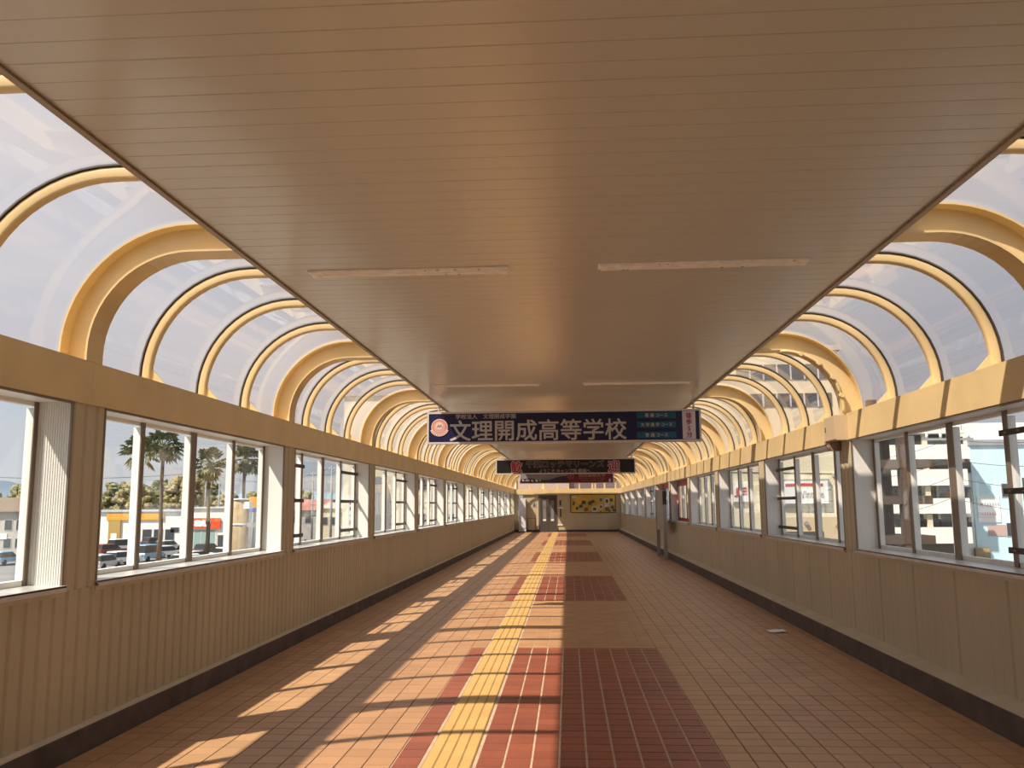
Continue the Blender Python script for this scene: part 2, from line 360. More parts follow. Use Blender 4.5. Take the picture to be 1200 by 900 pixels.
# ------------------------------------------------------------------ walls
PITCH = BAY / 30
def corr(y0, n, z0, z1, xf, s, dp=.014):
    """n corrugations of vertical ribbed sheet starting at y0; s = direction into the room"""
    pr = []
    for i in range(n):
        y = y0 + i * PITCH
        e_ = .014 if i == 0 else dp; pr += [(y, -e_), (y + .02, -e_), (y + .034, 0), (y + PITCH - .012, 0)]
    pr.append((y0 + n * PITCH - .001, -.014))
    m = MB()
    for (a, da), (b, db) in zip(pr[:-1], pr[1:]):
        m.quad([(xf + s * da, a, z0), (xf + s * db, b, z0), (xf + s * db, b, z1), (xf + s * da, a, z1)])
    return m
HP = .19
for side, xf, s in (('left', XL, 1), ('right', XR, -1)):
    sd = 'west side' if side == 'left' else 'east side'
    wall = MB().box(xf - s * .016, xf - s * OUT, YB, YE, -.3, SILL - .04).build(f'wall_{side}', M_panel, kind='structure',
        label='ribbed cream wall below the windows, %s of the walkway' % ('sunlit parking' if side == 'left' else 'shop building'), category='wall')
    kx = -3.13 if s > 0 else 2.87; kz = .145 if s > 0 else .175
    kb = MB().box(kx, xf - s * .05, YB, YE, -.02, kz).box(kx, kx + s * -.02, YB, YE, kz, kz + .006).build(f'baseboard_{side}', M_kerb, kind='structure',
        label='dark kerb at the foot of the %s wall' % side, category='baseboard')
    MB().prism([(kx - s * .015, kz), (xf - s * .02, kz), (xf - s * .02, kz + .035), (xf + s * .012, kz + .03), (kx - s * .015, kz + .008)], 'y', YB, YE).build('kerb_flashing', M_flash, kb)
    pme = corr(0, 6, kz + .02, SILL - .035, xf, s, .014 if s > 0 else .004).mesh('wall_panel')
    y = YB
    while y < YE - .1:
        ob('wall_panel', pme, M_panel, wall, (0, y, 0)); y += 6 * PITCH
    qme = corr(-HP, 2, SILL - .035, HEAD, xf, s); qme2 = corr(-HP + 2 * PITCH, 1, SILL - .035, HEAD, xf, s)
    k = len(qme.v); qme.v += qme2.v; qme.f += [tuple(k + i for i in f) for f in qme2.f]; qme.sm += qme2.sm
    qme = qme.mesh('pier_panel')
    cme = MB().box(xf - s * .016, xf - s * OUT, -HP, HP, SILL - .05, HEAD + .01).mesh('pier')
    for p in posts:
        if p > YE: p = YE - .02
        pr = ob('pier', cme, M_panel, wall, (0, p, 0)); ob('pier_panel', qme, M_panel, pr)
    for a, b in zip(posts[:-1], posts[1:]):
        MB().box(xf + s * .012, xf - s * OUT, a + .0015, min(b, YE) - .0015, HEAD, BT).build('beam', M_yelst, wall)
    # ---------------- windows
    for k, (a, b) in enumerate(zip(posts[:-1], posts[1:])):
        y0, y1 = a + HP, min(b, YE) - HP
        if side == 'left': nth = k - 1
        else: nth = k - 1
        word = ['behind the viewer', 'nearest to the viewer', 'second from the viewer', 'third from the viewer', 'fourth from the viewer', 'fifth from the viewer', 'sixth from the viewer', 'seventh from the viewer',
                'eighth from the viewer', 'ninth from the viewer', 'tenth from the viewer', 'eleventh from the viewer', 'twelfth from the viewer'][k]
        w = struct(f'window_{k + 1 + (13 if side == "right" else 0)}', f'four-pane window in the {side} wall, {word}', 'window', (xf, (y0 + y1) / 2, SILL))
        ln = (y1 - y0) / 2; g = -s * DEP; hh = HEAD - SILL
        # reveals
        for q, sg in ((-ln, 1), (ln, -1)):
            rv = MB().box(0, -s * OUT, q, q + sg * .006, 0, hh)
            if side == 'left' and k == 1:
                for c in range(14): rv.box(-s * (.012 + c * .016), -s * (.020 + c * .016), q, q + sg * .010, 0, hh)
            rv.build('reveal', M_white, w)
            MB().box(s * .004, -s * .01, q, q + sg * .014, -.03, hh).build('casing', M_bronze, w)
        MB().box(0, -s * OUT, -ln, ln, hh - .006, hh).build('head_reveal', M_white, w)
        MB().box(s * .006, -s * .012, -ln, ln, hh - .016, hh).build('casing', M_bronze, w)
        MB().box(s * .03, -s * OUT, -ln, ln, -.008, .004).box(s * .03, s * .022, -ln, ln, -.035, 0).build('sill', M_alu, w)
        MB().box(s * .014, 0, -ln, ln, -.062, -.03).build('sill_flashing', M_flash, w)
        # frame
        fr = MB().box(g, g - s * .05, -ln, ln, .004, .04).box(g, g - s * .05, -ln, ln, hh - .032, hh - .006)
        for q, sg in ((-ln, 1), (ln, -1)): fr.box(g, g - s * .05, q + sg * .006, q + sg * .05, .04, hh - .045)
        frame = fr.build('frame', M_white, w)
        for q, sg in ((-ln, 1), (ln, -1)): MB().box(g + s * .008, g, q + sg * .006, q + sg * .052, .004, hh - .006).build('frame_cap', M_bronze, frame)
        for i in range(1, 4):
            q = -ln + i * ln / 2 + (.04 if s > 0 else 0); hw = .058 if i == 2 else .032
            mu = MB().box(g + s * .002, g - s * .055, q - hw, q + hw, .04, hh - .045).build('mullion', M_white, w)
            MB().box(g + s * .012, g + s * .002, q - hw, q + hw, .006, hh - .008).build('mullion_cap', M_bronze, mu)
        for i in range(4):
            q0 = -ln + i * ln / 2 + .03; q1 = -ln + (i + 1) * ln / 2 - .03
            MB().box(g - s * .02, g - s * .026, q0, q1, .035, hh - .04).build('pane', M_glass, w)
        bars = []
        if side == 'left' and k >= 3: bars = [3] + ([0] if k == 3 else [])
        if side == 'right': bars = {2: [0], 3: [3], 7: [3], 8: [3]}.get(k, [])
        for i in bars:
            q0 = -ln + i * ln / 2 - (.06 if i else -.01); q1 = -ln + (i + 1) * ln / 2 + (-.01 if i else .02)
            for zz in (.13, .56, .99):
                br = MB().box(g + s * .05, g + s * .035, q0, q1, zz - .022, zz + .022).build('guard_bar', M_dark, w)
                bo = MB()
                for c in range(5):
                    yy = q0 + (q1 - q0) * (c + .5) / 5
                    bo.box(g + s * .054, g + s * .05, yy - .02, yy + .02, zz - .006, zz + .006)
                bo.box(g + s * .035, g + s * .01, q0 + .04, q0 + .07, zz - .012, zz + .012).box(g + s * .035, g + s * .01, q1 - .07, q1 - .04, zz - .012, zz + .012)
                bo.build('bar_slots', M_bronze, br, kind='stuff')
        if side == 'right' and k in (6, 7):     # red film framing the glass
            MB().box(g + s * .016, g + s * .012, -ln + .05, ln - .05, hh - .16, hh - .01).build('red_border', M_redp, w)
            if k == 6:
                MB().box(g + s * .016, g + s * .012, ln - .28, ln - .05, .05, hh - .16).build('red_border', M_redp, w)
                MB().box(g + s * .016, g + s * .012, -ln + .05, ln - .05, .01, .10).build('red_border', M_redp, w)
            else: MB().box(g + s * .016, g + s * .012, -ln + .05, -ln + .75, .01, hh - .16).build('red_border', M_redp, w)

# ------------------------------------------------------------------ arched roof: steel ribs and clear sheets
roof = struct('roof_vault', 'arched yellow steel ribs carrying clear curved roof sheets', 'roof')
CXL, CXR, Z0, RO = -2.49, 2.37, 2.575, .865
def arch_path(r, za=BT, n=14, half=None):
    L = [((CXL - r), za, -1, 0)] if half != 'right' else []
    A = [(CXL + r * math.cos(t), Z0 + r * math.sin(t), math.cos(t), math.sin(t)) for t in [math.pi - math.pi / 2 * i / n for i in range(n + 1)]]
    B = [(CXR + r * math.cos(t), Z0 + r * math.sin(t), math.cos(t), math.sin(t)) for t in [math.pi / 2 - math.pi / 2 * i / n for i in range(n + 1)]]
    if half == 'left': return L + A
    if half == 'right': return B + [((CXR + r), za, 1, 0)]
    return L + A + B + [((CXR + r), za, 1, 0)]
def sweep(profile, path, smooth=False):
    return MB().loft([[(x + nx * u, v, z + nz * u) for u, v in profile] for x, z, nx, nz in path], smooth=smooth)
RM = RO - .1
Hprof = [(.1, -.1), (.1, .1), (.086, .1), (.086, .006), (-.086, .006), (-.086, .1), (-.1, .1), (-.1, -.1), (-.086, -.1), (-.086, -.006), (.086, -.006), (.086, -.1)]
rib_me = sweep(Hprof, arch_path(RM)).mesh('main_rib')
mprof = []
for cu, cv, a0 in ((.082, .012, 0), (.042, .012, 90), (.042, -.012, 180), (.082, -.012, 270)):
    for q in range(4):
        t = math.radians(a0 + q * 30); mprof.append((cu + .018 * math.cos(t), cv + .018 * math.sin(t)))
min_me = sweep(mprof, arch_path(RM), True).mesh('arch_rib')
gas_me = sweep([(.112, -.036), (.112, .036), (.099, .036), (.099, -.036)], arch_path(RM)).mesh('gasket')
gus = []
for xi, s in ((CXL - RM - .028, 1), (CXR + RM + .028, -1)):
    gus.append(MB().prism([(xi - s * .02, BT), (xi + s * .12, BT), (xi + s * .008, BT + .12), (xi - s * .02, BT + .13)], 'y', -.006, .006).mesh('gusset'))
bolt_me = [MB().tube([(xo, -.036, BT + .05), (xo, -.018, BT + .05)], .016, 6).mesh('bolt') for xo in (CXL - RM - .06, CXR + RM + .06)]
for p in posts:
    if p > YE: p = YE - .1
    ob('main_rib', rib_me, M_yelst, roof, (0, p, 0))
    for i in (1, 2, 3):
        y = p + i * BAY / 4
        if y > YE - .2: continue
        r = ob('arch_rib', min_me, M_yelst, roof, (0, y, 0))
        ob('gasket', gas_me, M_gasket, r)
        for g in gus: ob('gusset', g, M_yelst, r)
        for g in bolt_me: ob('bolt', g, M_yelst, r)
def sheet(path, extra):
    pts = [(x, z) for x, z, _, _ in path]
    pts = pts + [extra] if path[0][0] < 0 else [extra] + pts
    m = MB(); h = BAY / 8 - .004
    m.loft([[(x, -h, z) for x, z in pts], [(x, h, z) for x, z in pts]], closed=False, smooth=True)
    return m.mesh('roof_sheet')
sh = [sheet(arch_path(RO + .006, half='left'), (-2.08, Z0 + RO + .006)), sheet(arch_path(RO + .006, half='right'), (2.0, Z0 + RO + .006))]
for p in posts[:-1]:
    for i in range(4):
        y = p + (i + .5) * BAY / 4
        for m in sh: ob('roof_sheet', m, M_dome, roof, (0, y, 0))
MB().box(-2.10, 2.12, YB, YCE - .02, Z0 + RO - .01, Z0 + RO + .06).build('roof_deck', M_roof, roof)
MB().quad([(-2.08, YCE - .02, Z0 + RO + .006), (2.0, YCE - .02, Z0 + RO + .006), (2.0, YE, Z0 + RO + .006), (-2.08, YE, Z0 + RO + .006)]).build('roof_sheet', M_dome, roof)

# ------------------------------------------------------------------ strip lights on the ceiling
def strip_light(x0, x1, y, label, skew=0):
    t = thing('strip_light', label, 'ceiling light', ((x0 + x1) / 2, y, ZC - .002), skew, 'strip lights on the ceiling'); L = (x1 - x0) / 2
    MB().loft([[(-L, -.065, 0), (L, -.065, 0), (L, .065, 0), (-L, .065, 0)], [(-L + .01, -.06, -.012), (L - .01, -.06, -.012), (L - .05, .06, -.012), (-L + .05, .06, -.012)]]).build('housing', M_paint, t)
    MB().box(-L + .06, L - .07, -.012, .006, -.012, -.02).build('tube', M_paint, t)
    for q in (-1, 1): MB().box(q * (L - .02), q * (L - .06), -.03, .03, -.012, -.022).build('lamp_holder', M_paint, t)
    ru = MB()
    for q in range(7):
        x = random.uniform(-L + .03, L - .03); y_ = random.choice((-.058, .048)); ru.box(x, x + random.uniform(.006, .02), y_, y_ + .008, -.010, -.0135)
    ru.build('rust_spots', M_rust, t, kind='stuff')
strip_light(-1.65, -.35, 5.40, 'unlit cream strip light on the ceiling, left one of the pair nearer the viewer', .004)
strip_light(.21, 1.52, 5.38, 'unlit cream strip light on the ceiling, right one of the pair nearer the viewer', -.012)
strip_light(-1.67, -.33, 10.76, 'unlit strip light on the ceiling just before the blue sign, left one', 0)
strip_light(.20, 1.54, 10.76, 'unlit strip light on the ceiling just before the blue sign, right one', 0)

# ------------------------------------------------------------------ hanging signs
M_navy = pm('sign_navy', (.010, .010, .065), .35); M_let = pm('sign_letter', (.55, .52, .50), .5); M_signfr = pm('sign_frame', (.62, .58, .54), .4)
M_teal = pm('sign_teal', (.008, .10, .17), .4); M_plate = pm('sign_plate', (.62, .57, .60), .5); M_redl = pm('sign_red', (.40, .006, .012), .5)
M_blk = pm('sign_black', (.008, .006, .006), .4); M_maroon = pm('sign_maroon', (.16, .012, .02), .45); M_emb = pm('emblem_rose', (.62, .20, .15), .5); M_embp = pm('emblem_pale', (.75, .58, .50), .5)
M_outl = pm('letter_outline', (.30, .27, .25), .5); M_gold = pm('letter_gold', (.42, .25, .15), .5)
def hang_sign(name, label, x0, x1, y, z0, z1, face):
    t = thing(name, label, 'sign', (0, y, z0), 0)
    h = z1 - z0; f = .028
    MB().box(x0 + f, x1 - f, .0, .11, f, h - f).build('panel', face, t)
    MB().box(x0, x1, -.008, .118, 0, f).box(x0, x1, -.008, .118, h - f, h).box(x0, x0 + f, -.008, .118, f, h - f).box(x1 - f, x1, -.008, .118, f, h - f).build('frame', M_signfr, t)
    for xx in (CL + .03, CR - .03):
        MB().tube([(xx, .055, h), (xx, .055, ZC - z0 + .01)], .014, 8).box(xx - .04, xx + .04, .02, .09, ZC - z0 - .012, ZC - z0 + .0).build('hanger_rod', M_signfr, t)
    return t
def disc(m, cx, cz, r, y0, y1, n=24):
    return m.prism([(cx + r * math.cos(2 * math.pi * i / n), cz + r * math.sin(2 * math.pi * i / n)) for i in range(n)], 'y', y0, y1)
def put(t, body, mat, px0, px1, py0, py1, o, bold=.02, vertical=False, name='lettering', y=-.001, depth=.004):
    ppm, ox, oy = o[:3]
    x0, x1, za, zb = (px0 - ox) , (px1 - ox), (oy - py1), (oy - py0)
    me = text_mesh(body, (x1 - x0) / ppm, (zb - za) / ppm, bold, depth, vertical)
    return ob(name, me, mat, t, ((x0 + x1) / 2 / ppm + o[4], y, (za + zb) / 2 / ppm))
# blue school sign
s1 = hang_sign('hanging_sign', 'long navy blue hanging sign with large white lettering and a round crest', -2.07, 1.945, 12.75, 2.455, 2.93, M_navy)
o1 = (320 / 4.015, 501, 518.5, 0, -2.07)
put(s1, '文理開成高等学校', M_let, 528, 735, 490.6, 515.6, o1, .014)
put(s1, '学校法人　文理開成学園', M_let, 535, 606, 483.6, 489.3, o1, .008)
def S1(px, py): return ((px - 501) / o1[0] - 2.07, (518.5 - py) / o1[0])
cx, cz = S1(515.8, 498.5); r = .122
em = disc(MB(), cx, cz, r, -.003, .001).build('emblem', M_embp, s1)
MB_ = disc(MB(), cx, cz, r * .90, -.005, -.003).build('emblem_ring', M_emb, em)
disc(MB(), cx, cz, r * .74, -.007, -.005).build('emblem_field', pm('emblem_pink', (.66, .36, .29), .5), em)
disc(MB(), cx, cz + .015, r * .46, -.009, -.007).build('emblem_centre', M_embp, em)
rb = []
for i in range(13):
    t = math.radians(200 + 140 * i / 12); rb.append((cx + r * 1.18 * math.cos(t), cz + r * 1.12 * math.sin(t)))
for i in range(13):
    t = math.radians(340 - 140 * i / 12); rb.append((cx + r * .86 * math.cos(t), cz + r * .80 * math.sin(t)))
mb = MB(); n = 13
for i in range(12):
    a, b, c, d = rb[i], rb[i + 1], rb[24 - i], rb[25 - i]
    mb.loft([[(p[0], -.009, p[1]) for p in (a, b, c, d)], [(p[0], -.001, p[1]) for p in (a, b, c, d)]])
mb.build('emblem_ribbon', M_embp, em)
mb = MB()
for i in range(9):
    t = math.radians(215 + 110 * i / 8); x, z = cx + r * 1.0 * math.cos(t), cz + r * .95 * math.sin(t); mb.box(x - .006, x + .006, -.011, -.009, z - .009, z + .009)
mb.build('ribbon_marks', M_emb, em, kind='stuff')
mb = MB(); mb.tube([(cx - .035, -.010, cz + .0), (cx - .01, -.010, cz + .04), (cx - .005, -.010, cz - .005), (cx + .02, -.010, cz + .04), (cx + .035, -.010, cz)], .005, 5).build('emblem_mark', M_gold, em)
for a, b, body in ((484, 491.2, '看 護 コース'), (495, 502.2, '大 学 進 学 コース'), (507, 514.2, '普 通 コース')):
    xa, za = S1(747, b); xb, zb = S1(792, a)
    tag_ = MB().box(xa, xb, -.003, .001, za, zb).build('course_tag', M_teal, s1)
    wd = 30 if len(body) > 9 else 25
    me = text_mesh(body, (36 if len(body) > 9 else 26) / o1[0], 4.6 / o1[0], .012, .003)
    ob('lettering', me, M_let, tag_, ((xa + xb) / 2, -.004, (za + zb) / 2))
xa, za = S1(799.5, 515.8); xb, zb = S1(814.5, 483.2)
tg = MB().box(xa, xb, -.003, .001, za, zb).build('white_plate', M_plate, s1)
me = text_mesh('徒歩5分', 7.0 / o1[0], 29 / o1[0], .014, .003, True); ob('lettering', me, M_redl, tg, ((xa + xb) / 2, -.004, (za + zb) / 2))
# black welcome banner
s2 = hang_sign('hanging_sign', 'black hanging banner with two big red characters behind the blue sign', -2.08, 1.94, 25.25, 2.445, 2.88, M_blk)
o2 = (163.5 / 4.02, 581, 555.3, 0, -2.08)
for body, a, b in (('歓', 598.3, 612.8), ('迎', 712, 726.8)):
    put(s2, body, M_plate, a, b, 539.4, 554.2, o2, .06, y=-.001); put(s2, body, M_redl, a + .6, b - .6, 540, 553.6, o2, .022, y=-.006)
put(s2, '千葉ロッテマリーンズ', M_outl, 616.3, 708.3, 539.2, 548.2, o2, .055); put(s2, '千葉ロッテマリーンズ', M_blk, 616.9, 707.7, 539.7, 547.7, o2, .012, y=-.006, name='letter_core')
put(s2, 'ようこそ キャンプ地 都城へ', M_outl, 632, 692, 549.3, 554.2, o2, .03)
# maroon university sign
s3 = hang_sign('hanging_sign', 'hanging sign half dark landscape, half maroon, furthest of the three', -2.075, 1.955, 37.7, 2.48, 2.95, M_maroon)
M_dusk = pm('picture_sky', (.22, .19, .22), .5, var=.2, scale=2); M_hill = pm('picture_hill', (.03, .025, .03), .5); M_pwh = pm('picture_white', (.7, .62, .56), .5)
pic = MB().box(-2.047, -.02, -.003, .001, .028, .442).build('picture', M_dusk, s3)
pts = [(-2.047, .2), (-1.6, .22), (-1.2, .16), (-.8, .15), (-.55, .24), (-.3, .3), (-.02, .31)]
mb = MB(); mb.prism(pts + [(-.02, .028), (-2.047, .028)], 'y', -.006, -.003).build('picture_hills', M_hill, pic)
mb = MB()
for i in range(9):
    x = -1.95 + i * .09 + random.uniform(-.02, .02); mb.box(x, x + random.uniform(.03, .07), -.009, -.006, .09, .12 + random.uniform(0, .06))
mb.build('picture_houses', M_pwh, pic, kind='stuff')
o3 = (110 / 4.03, 609, 567, 0, -2.075)
put(s3, '城西国際大学', M_gold, 678, 709.5, 555.5, 560, o3, .02); put(s3, 'JOSAI INTERNATIONAL UNIVERSITY', M_gold, 678, 709.5, 560.8, 562, o3, .01); put(s3, '福祉総合学部・看護学部・観光学部', M_gold, 681, 707, 563, 564.3, o3, .01)
mb = disc(MB(), (669 - 609) / o3[0] - 2.075, (567 - 558.6) / o3[0], .13, -.004, .001).build('seal', M_gold, s3)
disc(MB(), (669 - 609) / o3[0] - 2.075, (567 - 558.6) / o3[0], .115, -.006, -.004).build('seal_field', M_maroon, mb)
xs_, zs_ = (669 - 609) / o3[0] - 2.075, (567 - 558.6) / o3[0]
MB().box(xs_ - .05, xs_ + .05, -.008, -.006, zs_ + .03, zs_ + .045).box(xs_ - .045, xs_ - .03, -.008, -.006, zs_ - .06, zs_ + .04).box(xs_ + .03, xs_ + .045, -.008, -.006, zs_ - .06, zs_ + .04).box(xs_ - .03, xs_ + .03, -.008, -.006, zs_ - .01, zs_ + .005).build('seal_mark', M_gold, mb)
xs_, zs_ = (714.5 - 609) / o3[0] - 2.075, (567 - 563.5) / o3[0]
disc(disc(MB(), xs_, zs_ + .03, .035, -.006, .001, 12), xs_, zs_ - .03, .05, -.006, .001, 12).build('round_badge', M_plate, s3)

# ------------------------------------------------------------------ far end wall
we = MB().box(XL - OUT, XR + OUT, YE, YE + .25, -.3, 2.19).build('wall_far', M_panel, kind='structure', label='cream end wall closing the walkway, with doors and notice board', category='wall')
MB().box(-3.13, 2.95, YE - .03, YE, 0, .13).build('kerb', M_kerb, we)
MB().box(XL - .05, XR + .05, YE - .10, YE + .25, 2.19, 2.51).build('end_beam', M_yelst, we)
for x in (-3.0, -2.26, -1.55, -1.40, -.62, .02, .66, 1.42, 1.60, 2.14, 2.78): MB().box(x - .045, x + .045, YE - .02, YE + .10, 2.51, 3.44).build('end_mullion', M_yelst, we)
for x0, x1 in ((-3.0, -2.26), (-2.26, -1.55), (-1.40, -.62), (-.62, .02), (.02, .66), (.66, 1.42), (1.60, 2.14), (2.14, 2.78)):
    MB().box(x0 + .045, x1 - .045, YE + .04, YE + .045, 2.51, 3.40).build('end_pane', M_dome, we)
MB().box(XL - .1, XR + .1, YE - .02, YE + .1, 3.38, 3.5).build('end_rail', M_yelst, we)
for x in (-3.05, -.30): MB().prism([(YE - .10, 2.19), (YE, 2.19), (YE, 1.90)], 'x', x, x + .05).build('bracket', M_yelst, we)
# lift-style double door
dr = struct('door_1', 'grey steel double door with narrow windows in the end wall', 'door', (-1.17, YE, 0))
MB().box(-.58, -.46, -.06, .02, 0, 2.14).box(.46, .52, -.06, .02, 0, 2.14).box(-.46, .46, -.06, .02, 2.06, 2.14).build('door_frame', pm('door_frame_dark', (.10, .085, .07), .5), dr)
for s in (-1, 1):
    lf = MB().box(s * .006, s * .455, -.04, .0, .01, 2.06).build('leaf', M_steelg, dr)
    MB().box(s * .23 - .09, s * .23 + .09, -.046, -.04, .75, 1.85).build('pane', pm('door_glass', (.20, .20, .19), .2), lf)
    MB().box(s * .23 - .09, s * .23 + .09, -.05, -.046, .64, .75).build('pane_lit_foot', M_white, lf)  # bright lit foot of the door window, put in as a white strip
    MB().box(s * .23 - .09, s * .23 + .09, -.05, -.04, 1.84, 1.9).build('label_strip', M_dark, lf)
    ob('lettering', text_mesh('人', .14, .16, .04, .004), M_dark, lf, (s * .23, -.046, 1.46))
    MB().box(s * .05 - .01, s * .05 + .01, -.07, -.04, .95, 1.15).build('pull_handle', M_steelg, lf)
cb = thing('call_panel', 'pale wall panel with dark call button plate beside the double door', 'wall panel', (-.48, YE - .001, .12))
MB().box(-.18, .18, -.03, 0, .25, 2.05).build('cover', M_panel, cb); MB().box(-.04, .06, -.04, -.03, 1.40, 1.72).build('button_plate', M_dark, cb); MB().box(-.02, .06, -.04, -.03, .75, 1.22).build('button_plate', M_dark, cb)
MB().box(-.19, .18, -.05, -.03, 1.25, 1.30).build('rail_strip', M_white, cb); MB().box(-.18, .18, -.05, -.03, .26, .32).build('kick_strip', M_white, cb)
ts = MB().box(-.11, .11, -.02, 0, -.13, .13).build('pictogram_sign', M_grey, None, (-2.0, YE - .001, 1.6), label='small grey restroom pictogram plate on the end wall', category='sign')
pg = disc(MB(), 0, .075, .028, -.025, -.02, 10); pg.prism([(-.06, -.09), (.06, -.09), (.025, .04), (-.025, .04)], 'y', -.025, -.02); pg.build('pictogram', M_dark, ts)
sc = thing('white_cabinet', 'tall pale grey cabinet standing in the corner by the left wall', 'cabinet', (-2.69, YE - .30, 0))
MB().box(-.21, .21, -.2, .2, .05, 1.95).build('body', M_ltgrey, sc); MB().box(-.2, .2, -.22, -.2, .25, 1.92).build('door', pm('cabinet_door', (.62, .60, .64), .5), sc)
MB().box(-.2, .2, -.19, .19, 0, .05).build('plinth', M_dark, sc); MB().box(-.19, .06, -.16, .16, 1.95, 2.15).build('top_box', M_grey, sc)
rl = thing('handrail', 'low pale metal handrail standing beside the cabinet', 'handrail', (-2.15, YE - .25, 0))
MB().tube([(-.25, 0, 0), (-.25, 0, .8), (.23, 0, .8), (.23, 0, 0)], .022, 8).build('rail', M_steelg, rl); MB().box(-.3, -.2, -.05, .05, 0, .012).build('foot_plate', M_steelg, rl); MB().box(.18, .28, -.05, .05, 0, .012).build('foot_plate', M_steelg, rl)
# notice board
nb = thing('notice_board', 'wide golden notice board covered with small cut-out pictures', 'notice board', (1.445, YE - .001, 1.10))
M_goldb = pm('board_gold', (.52, .33, .045), .55, var=.25, scale=1.6)
MB().box(-1.30, 1.30, -.03, 0, .03, 1.06).build('backing', M_goldb, nb)
MB().box(-1.33, 1.33, -.06, 0, 0, .035).box(-1.33, 1.33, -.06, 0, 1.045, 1.08).box(-1.33, -1.29, -.06, 0, .035, 1.045).box(1.29, 1.33, -.06, 0, .035, 1.045).build('frame', pm('board_frame', (.07, .04, .015), .5), nb)
MB().box(-1.36, 1.36, -.03, 0, -.06, -.005).build('ledge', M_flash, nb)
phm = [pm('photo_dark', (.06, .06, .05), .5), pm('photo_grey', (.34, .34, .26), .5), pm('photo_brown', (.16, .09, .05), .5), pm('photo_pale', (.55, .52, .42), .5)]
zf = lambda x, y: ((x - 487.5) / 13.84 * 51.7 / 1020, (495 - y) / 13.84 * 51.7 / 1020)
for (x, y, w, h, a, b) in ((180, 345, 34, 60, 0, None), (232, 422, 40, 44, 0, None), (295, 390, 56, 50, 0, None), (300, 430, 66, 50, 1, None), (340, 330, 70, 56, 0, None), (375, 440, 66, 56, 2, None), (440, 340, 60, 60, 0, None), (485, 318, 60, 44, 0, None),
                        (512, 435, 90, 80, 3, 0), (615, 290, 62, 80, 1, 0), (612, 400, 60, 66, 3, 0), (708, 310, 74, 96, 3, 0), (700, 385, 70, 40, 3, None), (712, 435, 70, 60, 2, None), (780, 295, 50, 50, 0, None), (795, 408, 50, 50, 2, 0), (818, 455, 40, 34, 0, None), (605, 480, 30, 20, 0, None), (750, 465, 34, 26, 0, None), (800, 360, 50, 40, 1, None), (190, 240, 80, 40, 3, None)):
    cx_, cz_ = zf(x, y); hw, hh = w / 13.84 * .0507 / 2, h / 13.84 * .0507 / 2
    tl = random.uniform(-.12, .12)
    pts = [(cx_ + q * hw * math.cos(tl) - r_ * hh * math.sin(tl), cz_ + q * hw * math.sin(tl) + r_ * hh * math.cos(tl)) for q, r_ in ((-1, -1), (.9, -1), (1, .1), (.8, 1), (-.7, 1), (-1, .3))]
    ph = MB().prism(pts, 'y', -.036, -.03).build('cutout_picture', phm[a], nb)
    if b is not None: MB().prism([(cx_ + (p[0] - cx_) * .6, cz_ + (p[1] - cz_) * .6) for p in pts], 'y', -.04, -.036).build('picture_motif', phm[b], ph)
sb = thing('station_building', 'pale station building rising behind the end wall', 'building', (0, 57, -4.5))
MB().box(-3.8, .05, 0, 6, 0, 9).build('wall', pm('station_pink', (.72, .58, .48), .7), sb); MB().box(.05, 5, .3, 6, 0, 9).build('shade_toned_wing', pm('station_shade_mauve', (.20, .16, .17), .7), sb)  # shade on the second wing is put into its dark mauve colour
MB().box(-3.9, 5.2, -.4, 6.2, 9, 9.4).build('roof', M_roof, sb)
MB().box(XL - OUT, XR + OUT, YB - .2, YB, -.3, 3.5).build('wall_back', M_panel, kind='structure', label='plain cream wall behind the viewer', category='wall')

# ------------------------------------------------------------------ standing board, junction box, conduit, paper
st = thing('standing_board', 'grey upright board on two square posts by the right wall', 'information board', (2.74, 26.3, 0))
MB().box(-.05, .05, -1.06, -.94, 0, 1.93).build('post', M_grey, st); MB().box(-.05, .05, .94, 1.06, 0, 2.0).build('post', M_grey, st)
MB().box(-.04, .04, -.94, .94, .80, 1.97).build('panel', pm('board_grey', (.30, .28, .27), .45, var=.2, scale=2), st)
MB().box(-.055, .055, -1.07, -.93, 1.55, 1.93).build('post_cap', M_dark, st)
jb = thing('junction_box', 'cream junction box fixed to the yellow beam of the right wall', 'electrical box', (XR - .012, 9.82, 2.23))
MB().box(0, -.13, -.2, .2, 0, .27).build('body', pm('box_cream', (.55, .43, .27), .45), jb); MB().box(-.13, -.142, -.19, .19, .01, .26).build('lid', pm('box_cream', (.55, .43, .27), .45), jb)
MB().box(-.142, -.148, .12, .15, .11, .16).build('latch', M_bronze, jb); MB().box(.0, -.12, .1, .2, -.10, 0).build('cable_gland', M_trim, jb)
cp = thing('conduit_pipe', 'thin yellow conduit following the rib above the junction box', 'conduit', (0, 9.66, 0))
MB().tube([(x, 0, z) for x, z, _, _ in arch_path(RM - .118, half='right')], .018, 8).build('pipe', M_yelst, cp)
for i in (3, 6, 9, 12):
    q = arch_path(RM - .118, half='right')[i]; MB().tube([(q[0], -.035, q[1]), (q[0], .035, q[1])], .028, 6).build('clamp', M_yelst, cp)
pp = MB(); rnd = random.Random(3)
xs = [[(-.1 + .2 * i / 4 + rnd.uniform(-.008, .008), -.09 + .18 * j / 4 + rnd.uniform(-.01, .01), .008 + rnd.uniform(0, .022)) for i in range(5)] for j in range(5)]
pp.loft(xs, closed=False)
pp.build('paper_scrap', pm('paper_white', (.92, .90, .86), .8), None, (2.5, 11.1, 0), label='crumpled scrap of white paper on the tiles near the kerb', category='paper')

